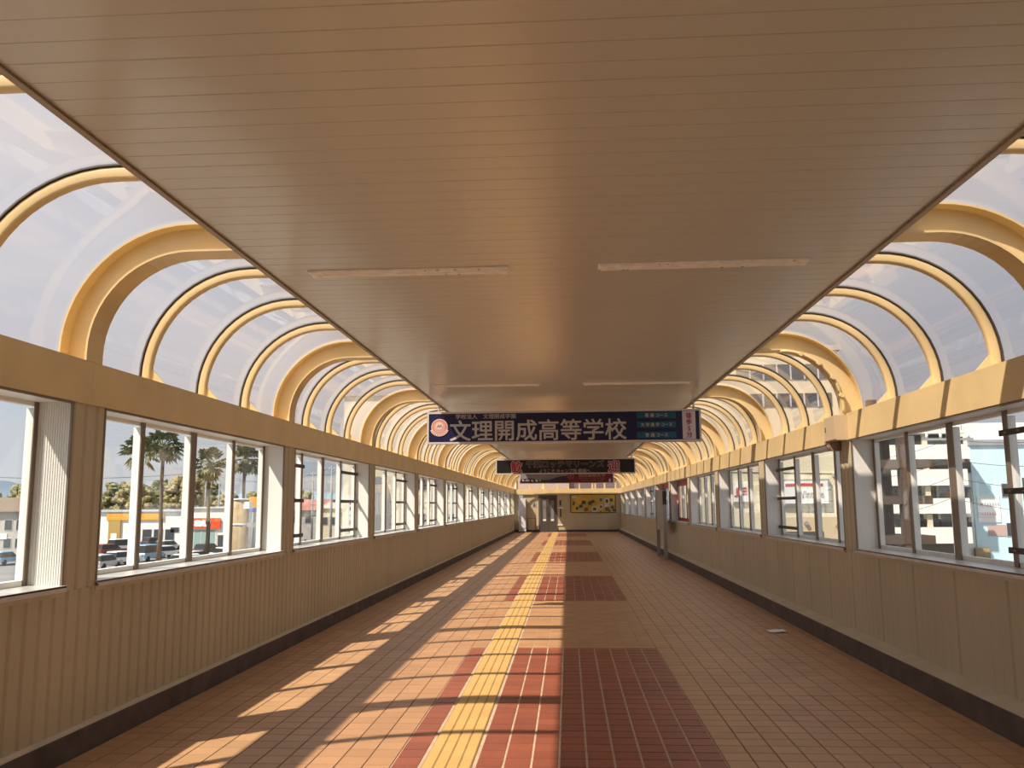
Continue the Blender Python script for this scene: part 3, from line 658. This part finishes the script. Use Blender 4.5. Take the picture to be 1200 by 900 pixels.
# ------------------------------------------------------------------ outside: ground, hills
G = -4.5
MB().box(-400, 400, -60, 700, G - .5, G).build('ground', M_asph, kind='structure', label='grey asphalt ground below the walkway', category='ground')
def ridge(name, label, mat, x0, x1, y, hs, depth):
    m = MB(); n = len(hs)
    xs = [x0 + (x1 - x0) * i / (n - 1) for i in range(n)]
    m.loft([[(x, y, G - 1) for x in xs], [(x, y + depth * .4, G + h * .6) for x, h in zip(xs, hs)], [(x, y + depth * .7, G + h) for x, h in zip(xs, hs)], [(x, y + depth, G - 1) for x in xs]], closed=False, smooth=True)
    m.build(name, mat, kind='structure', label=label, category='hill')
rnd = random.Random(5)
hp = [(-900, 52), (-760, 46), (-690, 41), (-640, 36), (-590, 30), (-540, 24), (-480, 18), (-400, 12), (-300, 6)]
def hprof(x):
    for (xa, ha), (xb, hb) in zip(hp[:-1], hp[1:]):
        if xa <= x <= xb: return ha + (hb - ha) * (x - xa) / (xb - xa)
ridge('hill_range', 'low wooded haze-blue hills beyond the parking lot', pm('hill_haze_blue', (.10, .15, .21), .9, var=.15, scale=.01), -900, -300, 800, [hprof(-900 + 600 * i / 39) + rnd.uniform(-2, 2) for i in range(40)], 300)  # distance haze is put into the blue-grey hill colour
ridge('mountain_range', 'pale haze-blue mountains on the horizon', pm('hill_haze_pale', (.22, .33, .44), .9, var=.1, scale=.004), -1400, 300, 1700, [34 + 8 * math.sin(i * .37) + rnd.uniform(-3, 3) for i in range(50)], 500)  # paler distance haze painted into the mountain colour

# ------------------------------------------------------------------ outside: trees and palms
M_leaf = [pm('leaf_olive', (.27, .22, .09), .8, var=.35, scale=.8), pm('leaf_green', (.20, .20, .085), .8, var=.35, scale=.8), pm('leaf_dry', (.29, .235, .10), .8, var=.3, scale=.8)]
M_bark = pm('bark', (.17, .12, .08), .9, var=.2, scale=6); M_palm = pm('palm_frond', (.13, .15, .065), .6, var=.3, scale=2); M_dead = pm('palm_dead', (.22, .16, .09), .8)
tw = ['first', 'second', 'third', 'fourth', 'fifth', 'sixth', 'seventh', 'eighth', 'ninth', 'tenth', 'eleventh', 'twelfth', 'thirteenth', 'fourteenth', 'fifteenth', 'sixteenth', 'seventeenth', 'eighteenth', 'nineteenth', 'twentieth', 'twenty-first', 'twenty-second']
for i in range(22):
    rnd = random.Random(40 + i)
    x = -126 + i * 3.5; y = 168 + 8 * (i % 3) + rnd.uniform(-.4, .4); h = 11.6 + rnd.uniform(-.9, .8) + .5 * (i % 3) - (3.0 if i > 15 else 0)
    t = thing('broadleaf_tree', f'olive-brown broadleaf tree of the row behind the store, {tw[i]} from the hill end', 'tree', (x, y, G), 0, 'trees behind the store')
    m = MB()
    for q in range(115):
        a_ = rnd.uniform(0, 6.28); u = rnd.random(); rr = 3.0 * math.sqrt(rnd.random()) * (1 - .55 * u * u); zz = 3 + u * (h - 3.6)
        m.blob((rr * math.cos(a_), rr * math.sin(a_), zz), (rnd.uniform(.5, .95),) * 2 + (rnd.uniform(.45, .8),), 6, 4, .3, rnd)
    m.build('crown', M_leaf[(i * 2) % 3], t); MB().tube([(0, 0, 0), (.1, 0, h * .4), (0, .1, h * .7)], [.3, .22, .1], 7).build('trunk', M_bark, t)
def palm(px, py_top, Y, label, seed):
    rnd = random.Random(seed); p = at(px, py_top, Y); h = p.z - G - 2.0
    t = thing('fan_palm', label, 'palm tree', (p.x, Y, G), 0, 'palms along the parking lot')
    MB().tube([(0, 0, 0), (.1, 0, h * .3), (-.05, 0, h * .7), (0, 0, h)], [.30, .22, .18, .17], 9).build('trunk', M_bark, t)
    MB().tube([(0, 0, h - 1.5), (0, 0, h - .9), (0, 0, h - .2)], [.25, .5, .35], 9).build('dead_frond_skirt', M_dead, t)
    for q in range(42):
        az = rnd.uniform(0, 6.283); el = rnd.uniform(-.9, 1.25); L = rnd.uniform(1.1, 1.55)
        d = Vector((math.cos(az) * math.cos(el), math.sin(az) * math.cos(el), math.sin(el))); c = Vector((0, 0, h))
        m = MB(); e = c + d * L
        m.tube([c, c + d * L * .5 + Vector((0, 0, .05)), e], [.04, .03, .025], 4)
        a = d.cross(Vector((0, 0, 1))).normalized() if abs(d.z) < .97 else Vector((1, 0, 0)); b = a.cross(d)
        R = rnd.uniform(.85, 1.15)
        for w in range(9):
            an = math.radians(-100 + 25 * w); dd = (d * math.cos(an) + a * math.sin(an)); tip = e + dd * R * (1 if abs(an) < 1.2 else .8) + Vector((0, 0, -.30 * R)); sd = (d * -math.sin(an) + a * math.cos(an)) * .17
            mid = e + dd * R * .55
            m.quad([e, mid - sd, tip]); m.quad([e, tip, mid + sd])
        m.build('frond', M_palm, t)
palm(165, 508, 90, 'fan palm crossing the first mullion, leftmost of the palms', 1)
palm(193, 501, 88, 'tallest fan palm with the full crown, second palm from the left', 2)
palm(247, 524, 96, 'fan palm in front of the red shop sign', 3)
palm(288, 518, 98, 'fan palm behind the tan column, rightmost of the palms', 4)

# ------------------------------------------------------------------ outside: buildings
M_bw = pm('plaster_white', (.84, .82, .76), .8, var=.06, scale=.6); M_bc = pm('plaster_cream', (.66, .57, .40), .8, var=.06, scale=.6); M_bl = pm('plaster_blue', (.58, .78, .83), .8, var=.05, scale=.6)
M_bg = pm('plaster_grey', (.42, .40, .37), .8, var=.1, scale=.8); M_bd = pm('building_glass', (.06, .07, .08), .25); M_rfb = pm('roof_brown', (.17, .12, .09), .8, var=.15, scale=2); M_rfr = pm('roof_red', (.36, .13, .11), .8, var=.1, scale=2)
M_or = pm('sign_orange', (.75, .33, .03), .5); M_au = pm('sign_vermilion', (.80, .09, .02), .5); M_sw = pm('sign_white', (.80, .80, .78), .5); M_tan = pm('column_tan', (.34, .25, .14), .85, var=.2, scale=3)
M_brn = pm('steel_brown', (.085, .055, .04), .6); M_pk = pm('tile_pink', (.55, .38, .35), .8); M_bandgrey = pm('band_grey', (.30, .31, .33), .7)  # last one: plain grey for bands, poles, rails and fittings
def win(parent, x0, x1, y, z0, z1, mat=None):
    f = MB().box(x0 - .06, x1 + .06, y - .05, y + .05, z0 - .06, z1 + .06).build('window', M_ltgrey, parent); MB().box(x0, x1, y - .07, y - .05, z0, z1).build('pane', M_bd, f)
# house with brown roof (first window)
a, b = at(-60, 600, 112), at(41, 600, 112); cx = (a.x + b.x) / 2; hw = (b.x - a.x) / 2
hs = thing('house', 'two-storey pale house with brown hipped roof seen through the nearest window', 'house', (cx, 112, G))
top = a.z - G; MB().box(-hw, hw, 0, 9, 0, top).build('wall', M_bg, hs); MB().loft([[(-hw - .5, -.6, top), (hw + .5, -.6, top), (hw + .5, 9.6, top), (-hw - .5, 9.6, top)], [(-hw + 2, 4, top + 1.9), (hw - 2, 4, top + 1.9), (hw - 2, 5, top + 1.9), (-hw + 2, 5, top + 1.9)]]).build('roof', M_rfb, hs)
for q in (hw - 5.8, hw - 4, hw - 2.4): win(hs, q, q + 1, 0, top - 2.4, top - 1.1); win(hs, q, q + 1, 0, 1, 2.2)
MB().box(hw - 5.6, hw - 3.6, -.1, 0, top - 3.6, top - 2.9).build('name_board', M_sw, hs)
# store with yellow fascia
a, b = at(118, 600, 140), at(222, 600, 140); st = thing('store', 'low white store with orange-yellow fascia behind the parked cars', 'store', (a.x, 140, G)); w = b.x - a.x; hh = a.z - G
MB().box(0, w, 0, 14, 0, hh).build('wall', M_bw, st); MB().box(-.3, w + .3, -.4, 14.3, hh, hh + .35).build('roof', pm('roof_bluegrey', (.45, .50, .56), .7), st)
MB().box(1.2, w * .72, -.25, 0, hh - 1.35, hh - .3).build('fascia', M_or, st); MB().box(1.6, 3.6, -.3, .0, 0, hh - 1.4).build('entrance_porch', pm('porch_ochre', (.42, .27, .07), .7), st)
MB().box(2.1, 3.1, -.36, -.3, 0, 2.0).build('door', M_sw, st)
for q in range(4): win(st, w * .36 + q * 1.9, w * .36 + q * 1.9 + 1.5, 0, .5, 2.6)
win(st, w - 3, w - 1.6, 0, 2.1, 2.9)
# red-signed phone shop
a, b = at(218, 596, 125), at(275, 596, 125); st = thing('phone_shop', 'white shop with a vermilion lettered sign above its glass front', 'store', (a.x, 125, G)); w = b.x - a.x; hh = a.z - G
MB().box(0, w, 0, 10, 0, hh).build('wall', M_bw, st); MB().box(-.15, w + .15, -.3, 10.2, hh, hh + .25).build('roof', M_ltgrey, st)
p, q = at(224, 619.5, 125), at(259, 607, 125)
sg = MB().box(p.x - a.x, q.x - a.x, -.3, -.02, p.z - G, q.z - G).build('sign_box', M_au, st)
ob('lettering', text_mesh('au', (q.x - p.x) * .56, (q.z - p.z) * .66, .07, .05), M_sw, sg, ((p.x + q.x) / 2 - a.x - .45, -.31, (p.z + q.z) / 2 - G))
MB().box(.3, w * .62, -.04, 0, .2, p.z - G - .2).build('shop_front', pm('shop_glass', (.30, .42, .40), .3), st)
for c in range(5): MB().box(.3 + c * w * .15, .36 + c * w * .15, -.09, -.04, .2, p.z - G - .2).build('glazing_bar', M_sw, st)
win(st, w * .68, w * .9, 0, .3, 2.1)
# tan column
p = at(283, 586, 50); cl = thing('tan_column', 'tan cylindrical column with pale ring, beside the walkway', 'column', (p.x, 50, G)); hh = p.z - G
MB().tube([(0, 0, 0), (0, 0, hh)], .44, 20).build('shaft', M_tan, cl); MB().tube([(0, 0, hh), (0, 0, hh + .09)], .5, 20).build('cap', M_sw, cl)
MB().tube([(0, 0, hh - 1.45), (0, 0, hh - 1.35)], .47, 20).build('ring', M_sw, cl); MB().box(.3, 1.3, -.2, .1, hh - 1.55, hh - 1.3).build('bracket', M_bandgrey, cl)
MB().box(.25, .6, -.35, .3, hh - .5, hh - .1).build('cap_block', M_sw, cl)
p = at(297, 595, 110); sg = thing('pole_sign', 'small orange and white pole sign behind the tan column', 'sign', (p.x, 110, G)); MB().tube([(0, 0, 0), (0, 0, p.z - G)], .12, 8).build('pole', M_bandgrey, sg)
MB().box(-.6, .9, -.1, .1, p.z - G, p.z - G + 1.4).build('board', M_or, sg); MB().box(-.7, 1.0, -.12, .12, p.z - G - .55, p.z - G - .05).build('lower_board', pm('sign_blue', (.12, .14, .45), .5), sg)
# red-roofed building through third window
a, b = at(338, 598, 150), at(384, 598, 150); st = thing('red_roofed_building', 'pale building with a wide dull-red roof seen through the second window', 'building', (a.x, 150, G)); w = b.x - a.x; hh = a.z - G
MB().box(0, w, 0, 10, 0, hh).build('wall', M_bg, st); MB().loft([[(-.5, -.6, hh), (w + .5, -.6, hh), (w + .5, 10, hh), (-.5, 10, hh)], [(.2, 4.5, hh + 1.9), (w - .2, 4.5, hh + 1.9), (w - .2, 5, hh + 1.9), (.2, 5, hh + 1.9)]]).build('roof', M_rfr, st)
for q in range(3): win(st, .8 + q * 2.2, 2.0 + q * 2.2, 0, hh - 2.2, hh - 1)
a, b = at(374, 596, 120), at(399, 596, 120); st = thing('yellow_house', 'small cream-yellow house beside the red-roofed building', 'house', (a.x, 120, G)); w = b.x - a.x; hh = a.z - G
MB().box(0, w, 0, 6, 0, hh).build('wall', M_bc, st); MB().loft([[(-.3, -.3, hh), (w + .3, -.3, hh), (w + .3, 6.3, hh), (-.3, 6.3, hh)], [(.6, 3, hh + .9), (w - .6, 3, hh + .9), (w - .6, 3.1, hh + .9), (.6, 3.1, hh + .9)]]).build('roof', M_bg, st)
for q in range(2): win(st, .4 + q * 1.3, 1.2 + q * 1.3, 0, hh - 2.2, hh - 1.2)
# cream block close to the left side
a = at(401, 600, 62); b = at(594, 600, 62); cb = thing('cream_block', 'sunlit cream block standing close beside the far left windows', 'building', (a.x, 62, G)); w = b.x - a.x; hh = 14
MB().box(0, w, 0, 20, 0, hh).build('wall', pm('plaster_ivory', (.72, .66, .52), .8, var=.05, scale=.5), cb); MB().box(-.2, w + .2, -.2, 20.2, hh, hh + .3).build('roof', M_bandgrey, cb)
arc = [(2.6 + .9 * math.cos(math.pi * i / 12), 6.0 + 2.2 * math.sin(math.pi * i / 12)) for i in range(13)]
MB().prism([(3.5, 2.5)] + arc + [(1.7, 2.5)], 'y', -.06, 0).build('arched_opening', M_bandgrey, cb)
for q, zz in ((5.2, 4.2), (5.2, 7.2), (7.6, 4.2), (7.6, 7.2)): win(cb, q, q + 1.0, 0, zz, zz + 1.3)
MB().box(.4, 1.2, -.1, 0, 4.4, 6.8).build('hoarding', M_sw, cb); ob('lettering', text_mesh('さと', .5, 1.8, .02, .03, True), M_dark, cb, (.8, -.13, 5.6))
for q in (.9, 4.5): MB().tube([(q, -.0, 7.7), (q, -.9, 8.0), (q + .3, -1.1, 7.95)], .05, 6).build('lamp_arm', M_bronze, cb)
MB().box(0, w, -.15, 0, 3.0, 3.25).build('ledge_band', M_tan, cb)
# roadside fence
p = at(345, 632, 75); q = at(440, 632, 75); fe = thing('street_fence', 'dark grey street railing below the second left window', 'fence', (p.x, 75, G)); w = q.x - p.x; hh = p.z - G
MB().box(0, w, 0, .15, hh - .45, hh).build('top_band', M_bandgrey, fe)
for i in range(9): MB().box(i * w / 8, i * w / 8 + .12, 0, .12, 0, hh).build('post', M_bandgrey, fe)
# right side: cream building with sign boards
a, b = at(832, 600, 58), at(992, 600, 58); cb = thing('cream_shop_building', 'cream building with sign boards seen through the right windows', 'building', (a.x, 58, G)); w = b.x - a.x; hh = at(900, 412, 58).z - G
MB().box(0, w, 0, 22, 0, hh).build('wall', pm('plaster_cream_light', (.72, .64, .46), .8, var=.05, scale=.5), cb); MB().box(-.2, w + .2, -.2, 22, hh, hh + .35).build('parapet', M_bg, cb)
def R(px, py): v = at(px, py, 58); return v.x - a.x, v.z - G
for y0, y1 in ((428, 444), (462, 476)):
    (x0, z1), (x1, z0) = R(862, y0), R(975, y1)
    bd = MB().box(x0, x1, -.05, .02, z0, z1).build('window_band', M_bd, cb)
    for i in range(1, 7): MB().box(x0 + (x1 - x0) * i / 7 - .05, x0 + (x1 - x0) * i / 7 + .05, -.08, -.05, z0, z1).build('window_bar', M_ltgrey, bd)
(x0, z1), (x1, z0) = R(917, 564), R(970, 590)
sg = MB().box(x0 - .12, x1 + .12, -.25, 0, z0 - .12, z1 + .12).build('sign_frame', M_bandgrey, cb); MB().box(x0, x1, -.29, -.25, z0, z1).build('sign_face', M_sw, sg)
(lx0, lz1), (lx1, lz0) = R(936, 575), R(964, 586)
ob('lettering', text_mesh('Vintage', lx1 - lx0, lz1 - lz0, .01, .02), M_bandgrey, sg, ((lx0 + lx1) / 2, -.295, (lz0 + lz1) / 2))
mb = MB()
for i in range(15):
    x = x0 + .1 + (x1 - x0 - .4) * i / 15; mb.box(x, x + .13, -.31, -.29, z1 - .32 - .004 * abs(i - 7), z1 - .14 - .004 * abs(i - 7))
mb.build('red_lettering', M_redp, sg, kind='stuff')
(x0, z1), (x1, z0) = R(856, 566), R(878, 588); sg = MB().box(x0, x1, -.22, 0, z0, z1).build('sign_face', M_sw, cb)
ob('lettering', text_mesh('JE', (x1 - x0) * .7, (z1 - z0) * .5, .03, .02), M_redp, sg, ((x0 + x1) / 2, -.23, (z0 + z1) / 2))
(x0, z1), (x1, z0) = R(918, 623), R(966, 640); win(cb, x0, x1, 0, z0, z1)
(x0, z1), (x1, z0) = R(905, 606), R(992, 640); MB().box(x0, x1, -.06, -.0, z0, z1).build('lower_band', pm('band_buff', (.62, .50, .33), .8), cb)
for px, py in ((977, 557), (981, 616), (944, 613)):
    x, z = R(px, py); MB().tube([(x, 0, z), (x, -.25, z)], .14, 8).build('wall_lamp', M_bandgrey, cb)
x, z = R(936, 552); MB().tube([(0, -.03, z), (w, -.03, z - .2)], .02, 5).build('cable', M_dark, cb)
# steel frame tower
p = at(1045, 600, 30); sf = thing('steel_frame', 'brown steel frame with lattice bracing beside the right wall', 'steel frame', (p.x, 30, G))
for x in (-.45, .45):
    for y in (0, 1.6): MB().box(x - .14, x + .14, y - .14, y + .14, 0, 9.5).build('column', M_brn, sf)
for zz in (2.2, 3.6, 4.7, 6.0, 7.2, 8.6): MB().box(-1.0, 1.3, -.16, 1.76, zz, zz + .28).build('girder', M_brn, sf)
for i in range(7): MB().tube([(-.85 + .35 * (i % 2), -.1, 2.4 + i), (-.85 + .35 * ((i + 1) % 2), -.1, 3.4 + i)], .03, 6).build('lattice_bar', M_brn, sf)
MB().tube([(-.9, -.1, 0), (-.9, -.1, 9.4)], .04, 6).build('lattice_post', M_brn, sf); MB().tube([(-.45, -.1, 0), (-.45, -.1, 9.4)], .04, 6).build('lattice_post', M_brn, sf)
# white building with balconies
a, b = at(1050, 600, 85), at(1135, 600, 85); wb = thing('balcony_building', 'white multi-storey building with long balconies behind the steel frame', 'building', (a.x, 85, G)); w = b.x - a.x
def R2(px, py): v = at(px, py, 85); return v.x - a.x, v.z - G
hh = R2(1080, 508)[1]; MB().box(0, w, 1.6, 2.4, 0, hh).box(0, w * .6, 2.4, 14, 0, hh).build('wall', pm('recess_shade', (.12, .12, .11), .7), wb); MB().box(-.3, w + .3, 0, 2.4, hh, hh + .3).build('roof', M_bw, wb)  # shade of the balcony recesses is put into the dark wall colour
for y0, y1 in ((521, 538), (550, 569), (584, 602), (618, 637)):
    z1, z0 = R2(1080, y0)[1], R2(1080, y1)[1]; MB().box(-.2, w + .2, 0, .25, z0, z1).box(-.2, w + .2, .25, 1.6, z0, z0 + .15).build('balcony', M_bw, wb)
    for i in range(5): MB().box(.6 + i * w / 5, 2.0 + i * w / 5, 1.52, 1.6, z0 + .4, z0 + 2.2).build('window', M_bd, wb)
    MB().box(w * .45, w * .52, .3, .6, z1, z1 + 1.2).build('post', M_bc, wb)
for i in range(8): MB().box(i * w / 7 - .03, i * w / 7 + .03, .1, .2, hh + .3, hh + 1.2).build('roof_rail_post', M_bandgrey, wb)
MB().box(0, w, .12, .18, hh + 1.14, hh + 1.2).build('roof_rail', M_bandgrey, wb)
# pale blue building
a, b = at(1121, 600, 88.5), at(1290, 600, 88.5); bb = thing('pale_blue_building', 'pale blue building with a white notice on its wall at the right edge', 'building', (a.x, 88.5, G)); w = b.x - a.x
def R3(px, py): v = at(px, py, 88.5); return v.x - a.x, v.z - G
hh = R3(1160, 522)[1]; x1 = R3(1141, 600)[0]
MB().box(0, x1, 0, 10, 0, R3(1130, 500)[1]).build('side_wing', M_bw, bb); MB().box(x1, w, -.2, 10, 0, hh).build('wall', M_bl, bb); MB().box(x1 - .1, w, -.4, 10, hh, hh + .55).build('roof_band', M_bandgrey, bb); MB().box(x1, w, .8, 10, hh + .55, hh + 2.3).build('upper_storey', M_bw, bb)
for y0, y1 in ((538, 554), (571, 588), (606, 621)):
    (q0, z1), (q1, z0) = R3(1130, y0), R3(1139, y1); win(bb, q0, q1, 0, z0, z1)
(q0, z1), (q1, z0) = R3(1143, 581), R3(1172, 612); nt_ = MB().box(q0, q1, -.27, -.2, z0, z1).build('notice', M_sw, bb)
for y, n in ((591, 8), (602, 7)):        # two rows of marks, illegible at this distance
    for i in range(n):
        x, z = R3(1146.5 + i * 3.1, y); mk = MB()
        if i == 0: mk.tube([(x + .12 * math.cos(k * .6283), -.28, z + .12 * math.sin(k * .6283)) for k in range(11)], .02, 4)
        else: mk.box(x - .09, x + .09, -.285, -.27, z + .07, z + .10).box(x - .09, x + .09, -.285, -.27, z - .09, z - .05).box(x - .02, x + .02, -.285, -.27, z - .15, z + .15)
        mk.build('mark', M_bandgrey, nt_)
for (p0, p1, y0, y1) in ((1172, 1184, 567, 582), (1178, 1190, 613, 628), (1196, 1215, 560, 585)):
    (q0, z1), (q1, z0) = R3(p0, y0), R3(p1, y1); win(bb, q0, q1, -.2, z0, z1)
(q0, z1), (q1, z0) = R3(1156, 615), R3(1178, 628); MB().box(q0, q1, -.25, -.2, z0, z1).build('pink_tiles', M_pk, bb)
(q0, z1), (q1, z0) = R3(1140, 642), R3(1158, 655); MB().box(q0, q1, -.6, -.2, z0, z1).build('brown_awning', M_tan, bb)

# ------------------------------------------------------------------ outside: utility poles with wires
def PX(px, Y): return at(px, 600, Y).x
def pole(px, y, h, label, arms=2, r=.17):
    x = PX(px, y); t = thing('utility_pole', label, 'utility pole', (x, y, G), 0, 'utility poles'); MB().tube([(0, 0, 0), (0, 0, h)], [r, r * .65], 8).build('mast', M_bandgrey, t)
    for i in range(arms): MB().box(-1.1, 1.1, -.05, .05, h - .5 - i * .9, h - .4 - i * .9).build('crossarm', M_bandgrey, t)
    for q in (-.9, -.3, .3, .9): MB().tube([(q, 0, h - .4), (q, 0, h - .2)], .06, 6).build('insulator', M_sw, t)
    return t
def wire(t, z, end, sag=.6, q=0, r=.025):
    b = Vector(end) - t.location; a = Vector((q, 0, z))
    MB().tube([a.lerp(b, i / 10) - Vector((0, 0, sag * 4 * (i / 10) * (1 - i / 10))) for i in range(11)], r, 5).build('wire', M_dark, t)
A = pole(240, 160, 13.0, 'grey utility pole left of the palm before the red sign'); B = pole(256, 160, 12.5, 'grey utility pole right of the palm before the red sign'); C_ = pole(366, 135, 11.5, 'grey utility pole above the dull-red roof')
D = pole(388, 105, 11, 'grey utility pole beside the cream-yellow house')
for q in (-.9, .9):
    wire(B, 12.1, (C_.location.x + q - 2, C_.location.y + 2, G + 11.1), 1.2, q); wire(C_, 11.1, (D.location.x + q, D.location.y + .4, G + 10.6), .4, q)
    wire(A, 12.6, (A.location.x - 40 + q, 150, G + 12), .8, q)
E1 = pole(1117, 40, 9.3, 'slim utility pole before the gap between white and pale blue buildings', 1, .09)
for q in (0, -.9, -1.7, -2.6):
    wire(E1, 8.85 + q, (PX(1330, 34), 34, 4.2 + q * 1.2), .3, 0, .011); wire(E1, 8.85 + q, (PX(1000, 55), 55, 4.4 + q * 1.3), .4, 0, .011)

# ------------------------------------------------------------------ outside: parked cars
M_cg = pm('car_glass', (.03, .035, .04), .15)
def car(px, pyb, rz, col, label, van=False):
    Y = (H - G) * F / (pyb - 591.0); x = PX(px, Y)
    t = thing('parked_car', label, 'car', (x, Y, G), rz + 1.15, 'cars in the parking lot'); m = pm('car_' + '_'.join('%02d' % int(c * 99) for c in col), col, .3, spec=.6)
    h1, h2 = (1.0, 1.9) if van else (.85, 1.48)
    sec = [(-2.15, .35), (2.1, .35), (2.15, .75), (1.95, h1 - .05), (-2.1, h1), (-2.2, .8)]
    def body(w): return [[(p, -w, z) for p, z in sec], [(p, w, z) for p, z in sec]]
    MB().loft(body(.84)).build('body', m, t)
    cs = [(-2.0, h1), (1.15 if not van else 1.5, h1), (.35 if not van else .9, h2 - .08), (-1.75, h2 - .08)]
    MB().loft([[(p, -.80 + (.12 if z > h1 else 0), z) for p, z in cs], [(p, .80 - (.12 if z > h1 else 0), z) for p, z in cs]]).build('window_glass', M_cg, t)
    MB().loft([[(-1.8, -.69, h2 - .1), (.4 if not van else 1.0, -.69, h2 - .1), (.4 if not van else 1.0, .69, h2 - .1), (-1.8, .69, h2 - .1)], [(-1.6, -.6, h2), (.2 if not van else .8, -.6, h2), (.2 if not van else .8, .6, h2), (-1.6, .6, h2)]]).build('roof', m, t)
    for q in (-1.35, 1.3):
        for s in (-1, 1): MB().tube([(q, s * .68, .32), (q, s * .87, .32)], .32, 12).build('wheel', M_black, t)
    for s in (-1, 1): MB().box(-2.22, -2.15, s * .7, s * .45, .65, .82).build('tail_lamp', M_redp, t)
WH, BLU, DRK, RD, SV = (.86, .86, .84), (.22, .42, .58), (.07, .075, .08), (.25, .05, .04), (.55, .56, .57)
car(9, 657, .5, BLU, 'bright blue car in front of the brown-roofed house')
car(147, 657, .2, WH, 'white car left of the first palm, nearest row'); car(131, 646, .1, RD, 'dark red car at the edge before the store'); car(146, 643, 0, WH, 'white van parked before the store entrance', True)
car(176, 653, .35, BLU, 'pale blue wagon between the two left palms', True); car(213, 662, 1.9, WH, 'white hatchback right of the second palm'); car(183, 636, .1, DRK, 'dark car in the back row before the store'); car(199, 641, .2, SV, 'silver car in the back row before the store')
car(197, 649, .1, WH, 'white car behind the white hatchback'); car(232, 657, .3, WH, 'white car before the shop with the red sign'); car(262, 652, 1.2, WH, 'white car right of the palm before the red sign'); car(246, 646, .2, DRK, 'dark car before the shop glass front')
car(125, 662, .4, SV, 'silver car at the near edge of the parking lot')
